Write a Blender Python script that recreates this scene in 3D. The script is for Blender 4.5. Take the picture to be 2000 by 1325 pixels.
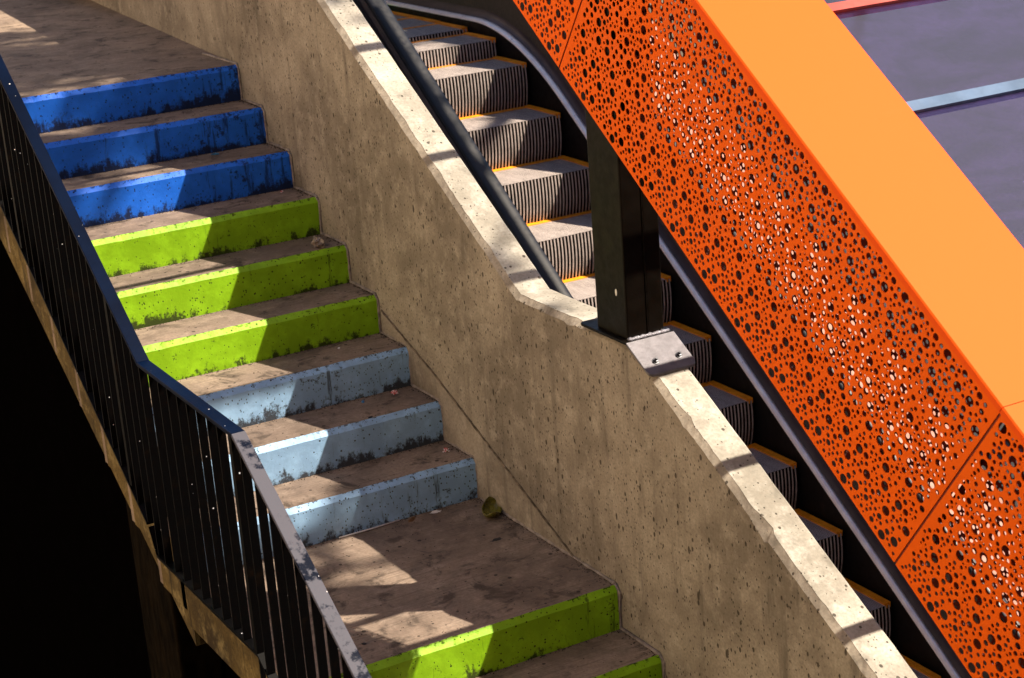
import bpy, bmesh, math, random
from mathutils import Vector, Matrix, noise
from mathutils.geometry import delaunay_2d_cdt

for o in list(bpy.data.objects):
    bpy.data.objects.remove(o)
SC = bpy.context.scene
COL = SC.collection
R = math.radians
random.seed(11)

# ------------------------------------------------------------------ camera
cam_d = bpy.data.cameras.new('camera')
cam = bpy.data.objects.new('camera', cam_d)
COL.objects.link(cam)
YAW, PITCH, ROLL = R(28.508), R(18.094), R(-4.242)
f_ = Vector((math.sin(YAW) * math.cos(PITCH), math.cos(YAW) * math.cos(PITCH), -math.sin(PITCH)))
r_ = Vector((math.cos(YAW), -math.sin(YAW), 0))
u_ = r_.cross(f_)
r2 = r_ * math.cos(ROLL) + u_ * math.sin(ROLL)
u2 = -r_ * math.sin(ROLL) + u_ * math.cos(ROLL)
M = Matrix(((r2.x, u2.x, -f_.x), (r2.y, u2.y, -f_.y), (r2.z, u2.z, -f_.z))).to_4x4()
M.translation = Vector((-3.340, -8.775, 1.506))
cam.matrix_world = M
cam_d.sensor_width = 36
cam_d.lens = 65.915
cam_d.clip_end = 2000
cam_d.dof.use_dof = True
cam_d.dof.focus_distance = 7.0
cam_d.dof.aperture_fstop = 6.3
SC.camera = cam

# ------------------------------------------------------------------ light
SUN = Vector((1.0, -0.60, 1.65)).normalized()
SUN_EL = math.asin(SUN.z)
SUN_AZ = math.atan2(SUN.x, SUN.y)
w = bpy.data.worlds.new('World')
SC.world = w
w.use_nodes = True
nt = w.node_tree
bg = nt.nodes['Background']
sky = nt.nodes.new('ShaderNodeTexSky')
sky.sky_type = 'NISHITA'
sky.sun_disc = False
sky.sun_elevation = SUN_EL
sky.sun_rotation = SUN_AZ
nt.links.new(sky.outputs[0], bg.inputs[0])
bg.inputs[1].default_value = 0.07
sd = bpy.data.lights.new('sun', 'SUN')
sd.energy = 5.0
sd.angle = R(0.5)
sd.color = (1.0, 0.87, 0.68)
sun = bpy.data.objects.new('sun', sd)
COL.objects.link(sun)
sun.rotation_euler = SUN.to_track_quat('Z', 'Y').to_euler()
vs = SC.view_settings
vs.view_transform = 'Standard'
vs.look = 'None'
vs.exposure = 1.2
vs.gamma = 1.0


# ------------------------------------------------------------------ node helpers
class NB:
    def __init__(s, name):
        s.m = bpy.data.materials.new(name)
        s.m.use_nodes = True
        s.t = s.m.node_tree
        s.b = s.t.nodes['Principled BSDF']
        s.out = s.t.nodes['Material Output']

    def n(s, typ, **kw):
        nd = s.t.nodes.new(typ)
        for k, v in kw.items():
            setattr(nd, k, v)
        return nd

    def l(s, a, b):
        s.t.links.new(a, b)

    def set(s, sock, v):
        if hasattr(v, 'is_linked') or hasattr(v, 'links'):
            s.l(v, sock)
        else:
            if isinstance(v, (tuple, list)) and len(v) == 3 and sock.type == 'RGBA':
                v = (*v, 1)
            sock.default_value = v

    def coord(s, kind='Object', scale=(1, 1, 1), rot=(0, 0, 0)):
        c = s.n('ShaderNodeTexCoord')
        mp = s.n('ShaderNodeMapping')
        mp.inputs['Scale'].default_value = scale
        mp.inputs['Rotation'].default_value = rot
        s.l(c.outputs[kind], mp.inputs[0])
        return mp.outputs[0]

    def noise(s, vec, scale, detail=4, rough=0.55, dist=0.0):
        nd = s.n('ShaderNodeTexNoise')
        s.l(vec, nd.inputs['Vector'])
        nd.inputs['Scale'].default_value = scale
        nd.inputs['Detail'].default_value = detail
        nd.inputs['Roughness'].default_value = rough
        nd.inputs['Distortion'].default_value = dist
        return nd.outputs['Fac']

    def vor(s, vec, scale, out='Distance', rnd=1.0):
        nd = s.n('ShaderNodeTexVoronoi')
        s.l(vec, nd.inputs['Vector'])
        nd.inputs['Scale'].default_value = scale
        nd.inputs['Randomness'].default_value = rnd
        return nd.outputs[out], nd

    def ramp(s, fac, a, b, lo=0.0, hi=1.0):
        nd = s.n('ShaderNodeMapRange')
        nd.interpolation_type = 'SMOOTHSTEP'
        s.set(nd.inputs[0], fac)
        nd.inputs[1].default_value = a
        nd.inputs[2].default_value = b
        nd.inputs[3].default_value = lo
        nd.inputs[4].default_value = hi
        return nd.outputs[0]

    def math(s, op, a, b=0.0, c=None):
        nd = s.n('ShaderNodeMath', operation=op)
        s.set(nd.inputs[0], a)
        s.set(nd.inputs[1], b)
        if c is not None:
            s.set(nd.inputs[2], c)
        return nd.outputs[0]

    def mix(s, fac, a, b, typ='MIX'):
        nd = s.n('ShaderNodeMix', data_type='RGBA', blend_type=typ)
        s.set(nd.inputs[0], fac)
        s.set(nd.inputs[6], a)
        s.set(nd.inputs[7], b)
        return nd.outputs[2]

    def bump(s, h, strength=0.3, dist=0.01, nrm=None):
        nd = s.n('ShaderNodeBump')
        s.l(h, nd.inputs['Height'])
        nd.inputs['Strength'].default_value = strength
        nd.inputs['Distance'].default_value = dist
        if nrm is not None:
            s.l(nrm, nd.inputs['Normal'])
        s.l(nd.outputs[0], s.b.inputs['Normal'])
        return nd.outputs[0]

    def fin(s, color=None, rough=None, metal=None, spec=None, coat=None):
        if color is not None:
            s.set(s.b.inputs['Base Color'], color)
        if rough is not None:
            s.set(s.b.inputs['Roughness'], rough)
        if metal is not None:
            s.set(s.b.inputs['Metallic'], metal)
        if spec is not None:
            s.set(s.b.inputs['Specular IOR Level'], spec)
        if coat is not None:
            s.set(s.b.inputs['Coat Weight'], coat)
        return s.m

    def pits(s, vec, scale, keep, size):
        """1 where a small round pore sits (only in `keep` share of the cells)"""
        d, nd = s.vor(vec, scale)
        sep = s.n('ShaderNodeSeparateColor')
        s.l(nd.outputs['Color'], sep.inputs[0])
        sel = s.math('LESS_THAN', sep.outputs[0], keep)
        rad = s.math('MULTIPLY_ADD', sep.outputs[1], size * 0.75, size * 0.35)
        inside = s.math('SUBTRACT', rad, d)
        hit = s.ramp(inside, 0.0, 0.05)
        return s.math('MULTIPLY', hit, sel)


def mat_concrete(name, base, dark, light, pit=True, brushed=False, stain=0.6):
    n = NB(name)
    v = n.coord()
    big = n.noise(v, 1.6, 5, 0.6, 0.4)
    streak = n.noise(n.coord(scale=(7, 7, 0.8)), 1.5, 5, 0.62)
    st2 = n.noise(n.coord(scale=(5, 5, 0.28)), 2.2, 6, 0.66)
    fine = n.noise(v, 90, 3, 0.6)
    mid = n.noise(v, 11, 6, 0.68)
    c = n.mix(n.ramp(big, 0.36, 0.66), dark, base)
    c = n.mix(n.ramp(mid, 0.45, 0.75, 0, 0.6), c, light)
    c = n.mix(n.ramp(streak, 0.54, 0.72, 0, stain), c, tuple(x * 0.45 for x in dark))
    c = n.mix(n.ramp(st2, 0.56, 0.70, 0, stain * 0.4), c, tuple(x * 0.6 for x in dark))
    c = n.mix(n.ramp(st2, 0.30, 0.42, stain * 0.3, 0), c, light)
    c = n.mix(n.ramp(fine, 0.35, 0.7, 0, 0.35), c, tuple(x * 0.6 for x in dark))
    h = n.math('MULTIPLY_ADD', fine, 0.25, mid)
    if brushed:
        br = n.noise(n.coord(scale=(3, 130, 20)), 1.0, 4, 0.7)
        c = n.mix(n.ramp(br, 0.48, 0.72, 0, 0.55), c, tuple(x * 0.5 for x in dark))
        blot = n.noise(v, 6.5, 6, 0.7, 0.6)
        c = n.mix(n.ramp(blot, 0.52, 0.66, 0, 0.8), c, tuple(x * 0.28 for x in dark))
        bl2 = n.noise(v, 2.3, 5, 0.65, 0.8)
        c = n.mix(n.ramp(bl2, 0.48, 0.70, 0, 0.55), c, tuple(x * 0.4 for x in dark))
        sp = n.pits(v, 34, 0.16, 0.30)
        c = n.mix(n.math('MULTIPLY', sp, 0.8), c, (0.02, 0.016, 0.014))
        h = n.math('MULTIPLY_ADD', br, 0.6, h)
    if pit:
        pv = n.coord(scale=(1, 1, 0.62))
        p1 = n.pits(pv, 38, 0.26, 0.26)
        p2 = n.pits(pv, 95, 0.20, 0.32)
        p3 = n.pits(n.coord(scale=(1, 1, 0.4)), 19, 0.06, 0.15)
        pm = n.math('MAXIMUM', n.math('MAXIMUM', p1, p2), p3)
        c = n.mix(n.math('MULTIPLY', pm, 0.8), c, (0.03, 0.022, 0.014))
        h = n.math('SUBTRACT', h, n.math('MULTIPLY', pm, 1.6))
    n.bump(h, 0.5, 0.006)
    return n.fin(c, 0.88, spec=0.25)


def mat_paint(name, col, grime=0.5, chips=0.3, stain_col=(0.012, 0.012, 0.012), seed=0.0):
    n = NB(name)
    v = n.coord()
    g = n.n('ShaderNodeTexCoord')
    sepg = n.n('ShaderNodeSeparateXYZ')
    n.l(g.outputs['Generated'], sepg.inputs[0])
    hgt = sepg.outputs[2]
    xr = sepg.outputs[0]
    mid = n.noise(v, 9, 5, 0.65)
    c = n.mix(n.ramp(mid, 0.4, 0.7), tuple(x * 0.82 for x in col), tuple(min(1, x * 1.08 + 0.005) for x in col))
    # flaked specks down to the dark concrete
    p1 = n.pits(v, 44, chips, 0.20)
    p2 = n.pits(n.coord(scale=(1, 1, 0.6)), 95, chips * 0.85, 0.27)
    pm = n.math('MAXIMUM', p1, p2)
    # grime creeping up from the foot of the riser in ragged tongues
    gn = n.noise(v, 26, 7, 0.78)
    gn2 = n.noise(n.coord(scale=(14, 14, 3)), 1.4, 5, 0.7)
    low = n.math('SUBTRACT', n.math('MULTIPLY_ADD', gn, 0.85, n.math('MULTIPLY', gn2, 0.75)), n.math('MULTIPLY', hgt, 0.75))
    low = n.math('ADD', low, n.math('MULTIPLY_ADD', n.noise(v, 2.6, 3, 0.6), 0.9, -0.45))
    gm = n.ramp(low, 0.80 - 0.18 * grime, 0.92 - 0.12 * grime)
    # old drip stains, heavier towards the wall end
    dn = n.noise(n.coord(scale=(20, 20, 2.2)), 1.2, 6, 0.72)
    dn = n.math('MULTIPLY_ADD', xr, 0.13 * grime, dn)
    dm = n.ramp(dn, 0.66, 0.76, 0, 0.8)
    bl = n.noise(v, 17, 6, 0.75)
    bm = n.ramp(n.math('MULTIPLY_ADD', xr, 0.10 * grime, bl), 0.665, 0.72, 0, 0.9)
    ec = n.math('MULTIPLY_ADD', n.math('SUBTRACT', hgt, 0.87), 1.3, n.noise(v, 38, 6, 0.75))
    pm = n.math('MAXIMUM', pm, n.ramp(ec, 0.67, 0.73, 0, 0.85))
    m = n.math('MAXIMUM', n.math('MAXIMUM', pm, gm), n.math('MAXIMUM', dm, bm))
    c = n.mix(n.math('MULTIPLY', m, 0.93), c, stain_col)
    h = n.math('SUBTRACT', n.noise(v, 60, 4, 0.6), n.math('MULTIPLY', m, 0.8))
    n.bump(h, 0.35, 0.003)
    return n.fin(c, n.ramp(m, 0, 1, 0.55, 0.9), spec=0.35)


def mat_simple(name, col, rough=0.5, metal=0.0, spec=0.5, var=0.15, scale=8, bump=0.0, coat=0.0, vec_scale=(1, 1, 1)):
    n = NB(name)
    v = n.coord(scale=vec_scale)
    a = n.noise(v, scale, 5, 0.6)
    c = n.mix(n.ramp(a, 0.3, 0.7), tuple(x * (1 - var) for x in col), tuple(min(1, x * (1 + var)) for x in col))
    if bump:
        n.bump(n.noise(v, scale * 8, 4, 0.6), bump, 0.004)
    rr = n.ramp(n.noise(v, scale * 2.3, 4, 0.6), 0.3, 0.7, max(0.02, rough * 0.8), min(1, rough * 1.2))
    return n.fin(c, rr, metal, spec, coat)


MT = {}
MT['wall'] = mat_concrete('wall_concrete', (0.41, 0.35, 0.275), (0.21, 0.175, 0.136), (0.55, 0.48, 0.39), stain=0.65)
MT['sunlit_top'] = mat_concrete('sunlit_wall_concrete', (0.52, 0.475, 0.40), (0.30, 0.27, 0.22), (0.70, 0.66, 0.58), stain=0.55)  # paler copy of the wall concrete, sunlight put into its colour
MT['tread'] = mat_concrete('tread_concrete', (0.32, 0.237, 0.178), (0.19, 0.14, 0.11), (0.42, 0.322, 0.25), pit=False, brushed=True, stain=0.3)
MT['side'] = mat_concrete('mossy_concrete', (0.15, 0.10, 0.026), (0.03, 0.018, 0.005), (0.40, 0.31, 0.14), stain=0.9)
MT['blue'] = mat_paint('blue_paint', (0.012, 0.18, 0.95), 1.15, 0.36, (0.006, 0.008, 0.02))
MT['green'] = mat_paint('lime_paint', (0.30, 0.60, 0.006), 0.6, 0.42, (0.022, 0.026, 0.005))
MT['grey'] = mat_paint('pale_blue_grey_paint', (0.37, 0.62, 0.95), 0.8, 0.55, (0.03, 0.024, 0.022))
MT['seal'] = mat_simple('old_sealant', (0.27, 0.225, 0.20), 0.8, var=0.35, scale=30, bump=0.4)


def rail_mat(name, worn):
    n = NB(name)
    v = n.coord()
    base = n.mix(n.ramp(n.noise(v, 5, 4), 0.3, 0.7), (0.0004, 0.0024, 0.011), (0.0008, 0.0045, 0.019))
    w1 = n.noise(v, 5, 7, 0.72)
    k = n.ramp(w1, 0.60 - 0.19 * worn, 0.67 - 0.19 * worn)
    c = n.mix(k if worn > 0 else n.ramp(w1, 0.78, 0.82), base, (0.078, 0.078, 0.100))
    sp = n.pits(v, 60, 0.05, 0.2)
    c = n.mix(sp, c, (0.5, 0.48, 0.5))
    n.bump(n.noise(v, 70, 4), 0.15, 0.003)
    return n.fin(c, 0.4, spec=0.05)


MT['rail'] = rail_mat('navy_rail_paint', 0.0)
MT['rail_worn'] = rail_mat('worn_rail_paint', 1.0)


def bar_mat():
    n = NB('black_bar_paint')
    v = n.coord()
    rust = n.noise(v, 14, 6, 0.7)
    c = n.mix(n.ramp(rust, 0.55, 0.75), (0.0016, 0.0015, 0.0018), (0.006, 0.0036, 0.0022))
    sp = n.pits(v, 55, 0.06, 0.2)
    c = n.mix(sp, c, (0.75, 0.76, 0.85))
    n.bump(rust, 0.2, 0.003)
    return n.fin(c, 0.45, spec=0.06)


MT['bar'] = bar_mat()
MT['orange'] = mat_simple('orange_powder_coat', (0.98, 0.135, 0.002), 0.6, 0, 0.12, 0.05, 2.2)
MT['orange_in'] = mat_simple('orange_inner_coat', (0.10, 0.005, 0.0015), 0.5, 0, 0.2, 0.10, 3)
n = NB('orange_top_coat')
_v = n.coord()
_d = n.noise(n.coord(scale=(1.2, 9, 9)), 2.0, 6, 0.7)
_c = n.mix(n.ramp(_d, 0.60, 0.80, 0, 0.05), (0.95, 0.106, 0.006), (0.60, 0.16, 0.06))
_c = n.mix(n.math('MULTIPLY', n.pits(_v, 26, 0.06, 0.055), 0.45), _c, (0.35, 0.05, 0.01))
n.bump(n.noise(_v, 3.0, 2, 0.4), 0.05, 0.01)
MT['top'] = n.fin(_c, 0.6, 0.0, 0.10)
MT['seam'] = mat_simple('dark_red_seam', (0.20, 0.02, 0.004), 0.6)
MT['post'] = mat_simple('dark_brown_post_paint', (0.006, 0.0038, 0.0022), 0.45, 0, 0.12, 0.3, 10, 0.12)
MT['plate'] = mat_simple('grey_galvanised_plate', (0.15, 0.138, 0.15), 0.45, 0.4, 0.5, 0.22, 22, 0.15)
MT['weld'] = mat_simple('weld_bead', (0.26, 0.25, 0.28), 0.38, 0.7, 0.5, 0.3, 60, 0.6)
MT['bolt'] = mat_simple('bolt_steel', (0.12, 0.12, 0.13), 0.35, 0.9)
MT['alu'] = mat_simple('escalator_aluminium', (0.50, 0.43, 0.41), 0.4, 0.12, 0.5, 0.18, 18, 0.0, 0, (1, 0.25, 1))
MT['groove'] = mat_simple('grimy_shaded_groove', (0.010, 0.007, 0.007), 0.8, 0, 0.1)  # grime plus the shade of deep recesses, painted near-black
MT['yellow'] = mat_simple('yellow_demarcation', (0.97, 0.31, 0.008), 0.5, var=0.2, scale=30)
MT['skirt'] = mat_simple('black_skirt', (0.006, 0.005, 0.006), 0.5, 0, 0.25)
MT['steel'] = mat_simple('brushed_steel', (0.045, 0.036, 0.029), 0.5, 0.1, 0.5, 0.2, 5, 0.05, 0, (1, 6, 6))
MT['bright'] = mat_simple('bright_steel_trim', (0.95, 0.88, 0.92), 0.34, 0.35, 0.5, 0.1, 12)
MT['darksteel'] = mat_simple('dark_violet_steel', (0.055, 0.042, 0.055), 0.36, 0.4, 0.5, 0.2, 6)
MT['deck'] = mat_simple('bounce_pink_deck', (0.36, 0.165, 0.125), 0.7, 0.0, 0.4, 0.06, 5)  # light reflected off the orange sheet put into the deck colour
MT['rubber'] = mat_simple('black_rubber', (0.007, 0.007, 0.011), 0.42, 0, 0.3, 0.2, 14)
MT['void'] = mat_simple('painted_shade_black', (0.0012, 0.001, 0.001), 1.0, 0, 0.0)  # near-black colour stands for the shade under the stairs
MT['pier'] = mat_simple('shade_darkened_pier', (0.006, 0.004, 0.002), 0.95, 0, 0.02, 0.7, 9, 0.3, 0, (3, 3, 0.7))  # under-stair shade put into the pier colour
MT['asphalt'] = mat_simple('dark_asphalt', (0.03, 0.029, 0.028), 0.9, 0, 0.2, 0.3, 20, 0.3)
MT['bar_blue'] = mat_simple('pale_blue_glazing_bar', (0.10, 0.15, 0.25), 0.6, 0.0, 0.05, 0.15, 10)
MT['bar_reflection'] = mat_simple('painted_pink_reflection', (0.42, 0.09, 0.08), 0.6, 0, 0.05, 0.12, 10)  # colour of a pink reflection in the roof glass


def glass_mat():
    n = NB('dusty_glass')
    v = n.coord()
    tr = n.n('ShaderNodeBsdfTransparent')
    tr.inputs[0].default_value = (0.93, 0.95, 1.0, 1)
    gl = n.n('ShaderNodeBsdfGlossy')
    gl.inputs[0].default_value = (0.66, 0.60, 1.0, 1)
    gl.inputs['Roughness'].default_value = 0.05
    df = n.n('ShaderNodeBsdfDiffuse')
    df.inputs[0].default_value = (0.26, 0.17, 0.60, 1)
    fr = n.n('ShaderNodeFresnel')
    fr.inputs[0].default_value = 1.6
    m1 = n.n('ShaderNodeMixShader')
    n.l(n.math('MULTIPLY_ADD', fr.outputs[0], 1.0, 0.0), m1.inputs[0])
    n.l(tr.outputs[0], m1.inputs[1])
    n.l(gl.outputs[0], m1.inputs[2])
    dust = n.noise(n.coord(scale=(1, 3, 3), rot=(0, 0, 0.6)), 2.2, 7, 0.68, 0.5)
    fine = n.noise(v, 40, 5, 0.7)
    sp = n.pits(v, 30, 0.07, 0.07)
    dk = n.math('MULTIPLY', n.ramp(dust, 0.3, 0.75, 0.015, 0.08), n.ramp(fine, 0.3, 0.7, 0.75, 1.2))
    dk = n.math('ADD', dk, n.math('MULTIPLY', sp, 0.5))
    m2 = n.n('ShaderNodeMixShader')
    n.l(dk, m2.inputs[0])
    n.l(m1.outputs[0], m2.inputs[1])
    n.l(df.outputs[0], m2.inputs[2])
    n.l(m2.outputs[0], n.out.inputs[0])
    return n.m


MT['glass'] = glass_mat()


# ------------------------------------------------------------------ mesh helpers
class MB:
    def __init__(s):
        s.v = []
        s.f = []

    def add(s, vs, fs):
        o = len(s.v)
        s.v += [tuple(a) for a in vs]
        s.f += [tuple(i + o for i in f) for f in fs]

    def box(s, x0, x1, y0, y1, z0, z1):
        s.add([(x0, y0, z0), (x1, y0, z0), (x1, y1, z0), (x0, y1, z0), (x0, y0, z1), (x1, y0, z1), (x1, y1, z1), (x0, y1, z1)],
              [(3, 2, 1, 0), (4, 5, 6, 7), (0, 1, 5, 4), (1, 2, 6, 5), (2, 3, 7, 6), (3, 0, 4, 7)])

    def prism(s, poly, x0, x1):
        """poly in (y,z), extruded along x"""
        n = len(poly)
        s.add([(x0, a, b) for a, b in poly] + [(x1, a, b) for a, b in poly],
              [tuple(range(n)), tuple(range(2 * n - 1, n - 1, -1))] + [(i, i + n, (i + 1) % n + n, (i + 1) % n) for i in range(n)])

    def strip(s, secs, closed=False, caps=False):
        """list of cross-sections (each a list of points) joined into a skin"""
        k = len(secs[0])
        o = len(s.v)
        for sec in secs:
            s.v += [tuple(p) for p in sec]
        for i in range(len(secs) - 1):
            for j in range(k if closed else k - 1):
                a = o + i * k + j
                b = o + i * k + (j + 1) % k
                s.f.append((a, b, b + k, a + k))
        if caps:
            s.f.append(tuple(o + j for j in range(k))[::-1])
            s.f.append(tuple(o + (len(secs) - 1) * k + j for j in range(k)))

    def tube(s, pts, rad, seg=8, caps=True):
        secs = []
        for i, p in enumerate(pts):
            p = Vector(p)
            a = Vector(pts[max(i - 1, 0)])
            b = Vector(pts[min(i + 1, len(pts) - 1)])
            d = (b - a).normalized()
            up = Vector((0, 0, 1)) if abs(d.z) < 0.9 else Vector((1, 0, 0))
            e1 = d.cross(up).normalized()
            e2 = d.cross(e1)
            r = rad[i] if isinstance(rad, (list, tuple)) else rad
            secs.append([p + (e1 * math.cos(t) + e2 * math.sin(t)) * r for t in (2 * math.pi * q / seg for q in range(seg))])
        s.strip(secs, True, caps)

    def mesh(s, name):
        me = bpy.data.meshes.new(name)
        me.from_pydata(s.v, [], s.f)
        me.validate()
        bm = bmesh.new()
        bm.from_mesh(me)
        bmesh.ops.recalc_face_normals(bm, faces=bm.faces)
        bm.to_mesh(me)
        bm.free()
        return me

    def build(s, name, mat, parent=None, smooth=False, bevel=0.0):
        return link(name, s.mesh(name), mat, parent, smooth, bevel)


def link(name, me, mat, parent=None, smooth=False, bevel=0.0):
    if mat is not None and not me.materials:
        me.materials.append(MT[mat] if isinstance(mat, str) else mat)
    o = bpy.data.objects.new(name, me)
    COL.objects.link(o)
    if parent is not None:
        o.parent = parent
    if smooth:
        for p in me.polygons:
            p.use_smooth = True
    if bevel:
        md = o.modifiers.new('bevel', 'BEVEL')
        md.width = bevel
        md.segments = 2
        md.limit_method = 'ANGLE'
        md.angle_limit = R(40)
    return o


def empty(name, loc=(0, 0, 0)):
    o = bpy.data.objects.new(name, None)
    o.empty_display_size = 0.1
    COL.objects.link(o)
    o.location = loc
    return o


def tag(o, label=None, cat=None, group=None, kind=None):
    if label:
        o['label'] = label
    if cat:
        o['category'] = cat
    if group:
        o['group'] = group
    if kind:
        o['kind'] = kind
    return o


def nz(x, y, z, s=1.0):
    return noise.noise(Vector((x * s, y * s, z * s)))


# ------------------------------------------------------------------ ground
m = MB()
m.add([(-600, -600, -5), (600, -600, -5), (600, 600, -5), (-600, 600, -5)], [(0, 1, 2, 3)])
tag(m.build('ground', 'asphalt'), kind='structure')

# ------------------------------------------------------------------ concrete staircase
T, H = 0.2794, 0.176
XL, XR = -1.32, 0.0
LAND_Y0, LAND_Y1 = -8 * T, -8 * T - 1.087      # landing between the two flights
stair = tag(empty('staircase', (0, 0, 0)), 'concrete staircase with blue, lime and pale grey painted risers', 'staircase')


def edge_off(x, k):
    """unevenness of a cast nosing"""
    a = nz(x * 9, k * 3.1, 0.3) * 0.0035 + nz(x * 30, k * 5.7, 1.3) * 0.002
    c = max(0.0, nz(x * 14, k * 7.7, 4.1) - 0.42) * 0.03
    return a + c


def make_step(k, y, ztop, depth, colour, base_drop=0.30):
    """front at y, top at ztop, tread running back by depth"""
    xs = [XL + (XR - XL) * i / 66 for i in range(67)]
    secs, paint = [], []
    for x in xs:
        e = edge_off(x, k)
        fb = nz(x * 3, k * 2.2, 7) * 0.003
        secs.append([(x, y + depth, ztop - base_drop), (x, y + 0.002 + fb, ztop - base_drop), (x, y + 0.002 + fb, ztop - 0.024 - e * 0.5),
                     (x, y + 0.022 + e + fb, ztop - 0.0005), (x, y + depth, ztop)])
        paint.append([(x, y + fb, ztop - H), (x, y + fb, ztop - 0.022 - e * 0.5), (x, y + 0.0205 + e + fb, ztop + 0.0008)])
    m = MB()
    m.strip(secs, True, True)
    st = m.build('step', 'tread', stair)
    if colour:
        p = MB()
        # thin coat of paint: outer skin and an inner skin 2 mm behind it
        p.strip([sec for sec in paint])
        po = p.build('painted_riser', colour, st)
        po['label'] = {'blue': 'deep blue painted riser', 'green': 'lime green painted riser', 'grey': 'pale grey-blue painted riser'}[colour]
    return st


cols = ['blue'] * 3 + ['green'] * 3 + ['grey'] * 3
for k in range(9):
    make_step(k, -k * T, -k * H, T + 0.05 if k else 0.30, cols[k])
low_y = LAND_Y1
for j in range(8):
    k = 9 + j
    make_step(k, low_y - j * T, -k * H, T + 0.05 if j else 0.30, 'green')

# landings as cast slabs behind the first step of each flight
m = MB()
m.box(XL, XR, LAND_Y1 + 0.30, LAND_Y0 + 0.06, -9 * H - 0.19, -9 * H)
m.build('landing_slab', 'tread', stair)
m = MB()
m.box(XL, 0.21, 0.30, 1.955, -0.24, 0.0)
m.build('landing_slab', 'tread', stair)
m = MB()
m.box(XL - 2, 0.74, 1.963, 7.0, -0.24, -0.001)
m.build('landing_slab', 'tread', stair)


# waist slab of each flight, its side shows under the railing
def waist(y0, z0, y1, z1, drop, flat=None):
    m = MB()
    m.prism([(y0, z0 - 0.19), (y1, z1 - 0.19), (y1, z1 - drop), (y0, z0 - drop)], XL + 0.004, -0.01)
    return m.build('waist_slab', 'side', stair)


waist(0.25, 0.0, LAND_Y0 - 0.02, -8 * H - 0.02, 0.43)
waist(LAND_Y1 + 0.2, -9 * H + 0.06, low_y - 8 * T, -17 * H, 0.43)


# side faces of steps and landing carry an old ochre wash
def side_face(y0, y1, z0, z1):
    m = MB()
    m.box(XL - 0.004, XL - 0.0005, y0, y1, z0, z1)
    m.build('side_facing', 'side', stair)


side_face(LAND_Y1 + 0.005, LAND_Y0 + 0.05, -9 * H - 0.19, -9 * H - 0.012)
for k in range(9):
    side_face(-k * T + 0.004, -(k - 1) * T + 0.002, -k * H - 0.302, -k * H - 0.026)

# sealant bead up the wall side of the steps
m = MB()
pts = []
for k in range(9):
    for (yy, zz) in ((-k * T - 0.004, -(k + 1) * H + 0.004), (-k * T - 0.004, -k * H - 0.02), (-k * T + 0.015, -k * H + 0.004)):
        pts.append((yy, zz, k))
order = sorted(pts, key=lambda q: (-q[2]))
line = []
for k in range(8, -1, -1):
    line += [(-k * T - 0.004, -(k + 1) * H + 0.004), (-k * T - 0.005, -k * H - 0.022), (-k * T + 0.018, -k * H + 0.004)]
line = [(LAND_Y1 + 0.02, -9 * H + 0.004)] + line + [(0.5, 0.004)]
dense = []
for a, b in zip(line[:-1], line[1:]):
    n_ = max(2, int(math.hypot(b[0] - a[0], b[1] - a[1]) / 0.02))
    for i in range(n_):
        t = i / n_
        dense.append((a[0] + (b[0] - a[0]) * t, a[1] + (b[1] - a[1]) * t))
m.tube([(-0.004 + nz(y * 9, z * 9, 0) * 0.004, y, z) for y, z in dense], [0.0062 + 0.005 * nz(y * 25, z * 25, 5) for y, z in dense], 6)
m.build('sealant_bead', 'seal', stair, True)
m = MB()
line2 = []
for j in range(5, -1, -1):
    y = low_y - j * T
    k = 9 + j
    line2 += [(y - 0.004, -(k + 1) * H + 0.004), (y - 0.005, -k * H - 0.022), (y + 0.018, -k * H + 0.004)]
m.tube([(-0.004, y, z) for y, z in line2], 0.008, 6)
m.build('sealant_bead', 'seal', stair, True)

# grit packed along the foot of the risers and the wall
m = MB()
rg = random.Random(21)


def crumb(x, y, z, r):
    pts_ = [Vector((rg.uniform(-1, 1), rg.uniform(-1, 1), 0)).normalized() * r * rg.uniform(0.6, 1.3) for _ in range(4)]
    pts_.sort(key=lambda q: math.atan2(q.y, q.x))
    m.add([(x + q.x, y + q.y, z) for q in pts_] + [(x + rg.uniform(-.3, .3) * r, y, z + r * rg.uniform(0.5, 1.0))],
          [(0, 1, 4), (1, 2, 4), (2, 3, 4), (3, 0, 4)])


for k in range(1, 14):
    if k < 10:
        yb, zb = -(k - 1) * T, -k * H
    else:
        yb, zb = low_y - (k - 10) * T, -k * H
    for _ in range(230):
        x = XL + (XR - XL) * rg.random() ** (0.7)
        d = abs(rg.gauss(0, 0.012)) if rg.random() < 0.8 else rg.uniform(0, 0.25)
        crumb(x, yb - d, zb, rg.uniform(0.0015, 0.0045))
    for _ in range(70):
        crumb(-abs(rg.gauss(0, 0.014)) - 0.006, yb - rg.uniform(0, T), zb, rg.uniform(0.002, 0.005))
for _ in range(900):
    crumb(-abs(rg.gauss(0, 0.02)) - 0.004 if rg.random() < 0.5 else rg.uniform(XL, 0), rg.uniform(LAND_Y1 + 0.03, LAND_Y0), -9 * H, rg.uniform(0.0012, 0.004))
MT['grit'] = mat_simple('dark_grit', (0.045, 0.034, 0.026), 0.95, 0, 0.1, 0.6, 60)
gr = m.build('grit', 'grit', stair)
gr['kind'] = 'stuff'

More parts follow.
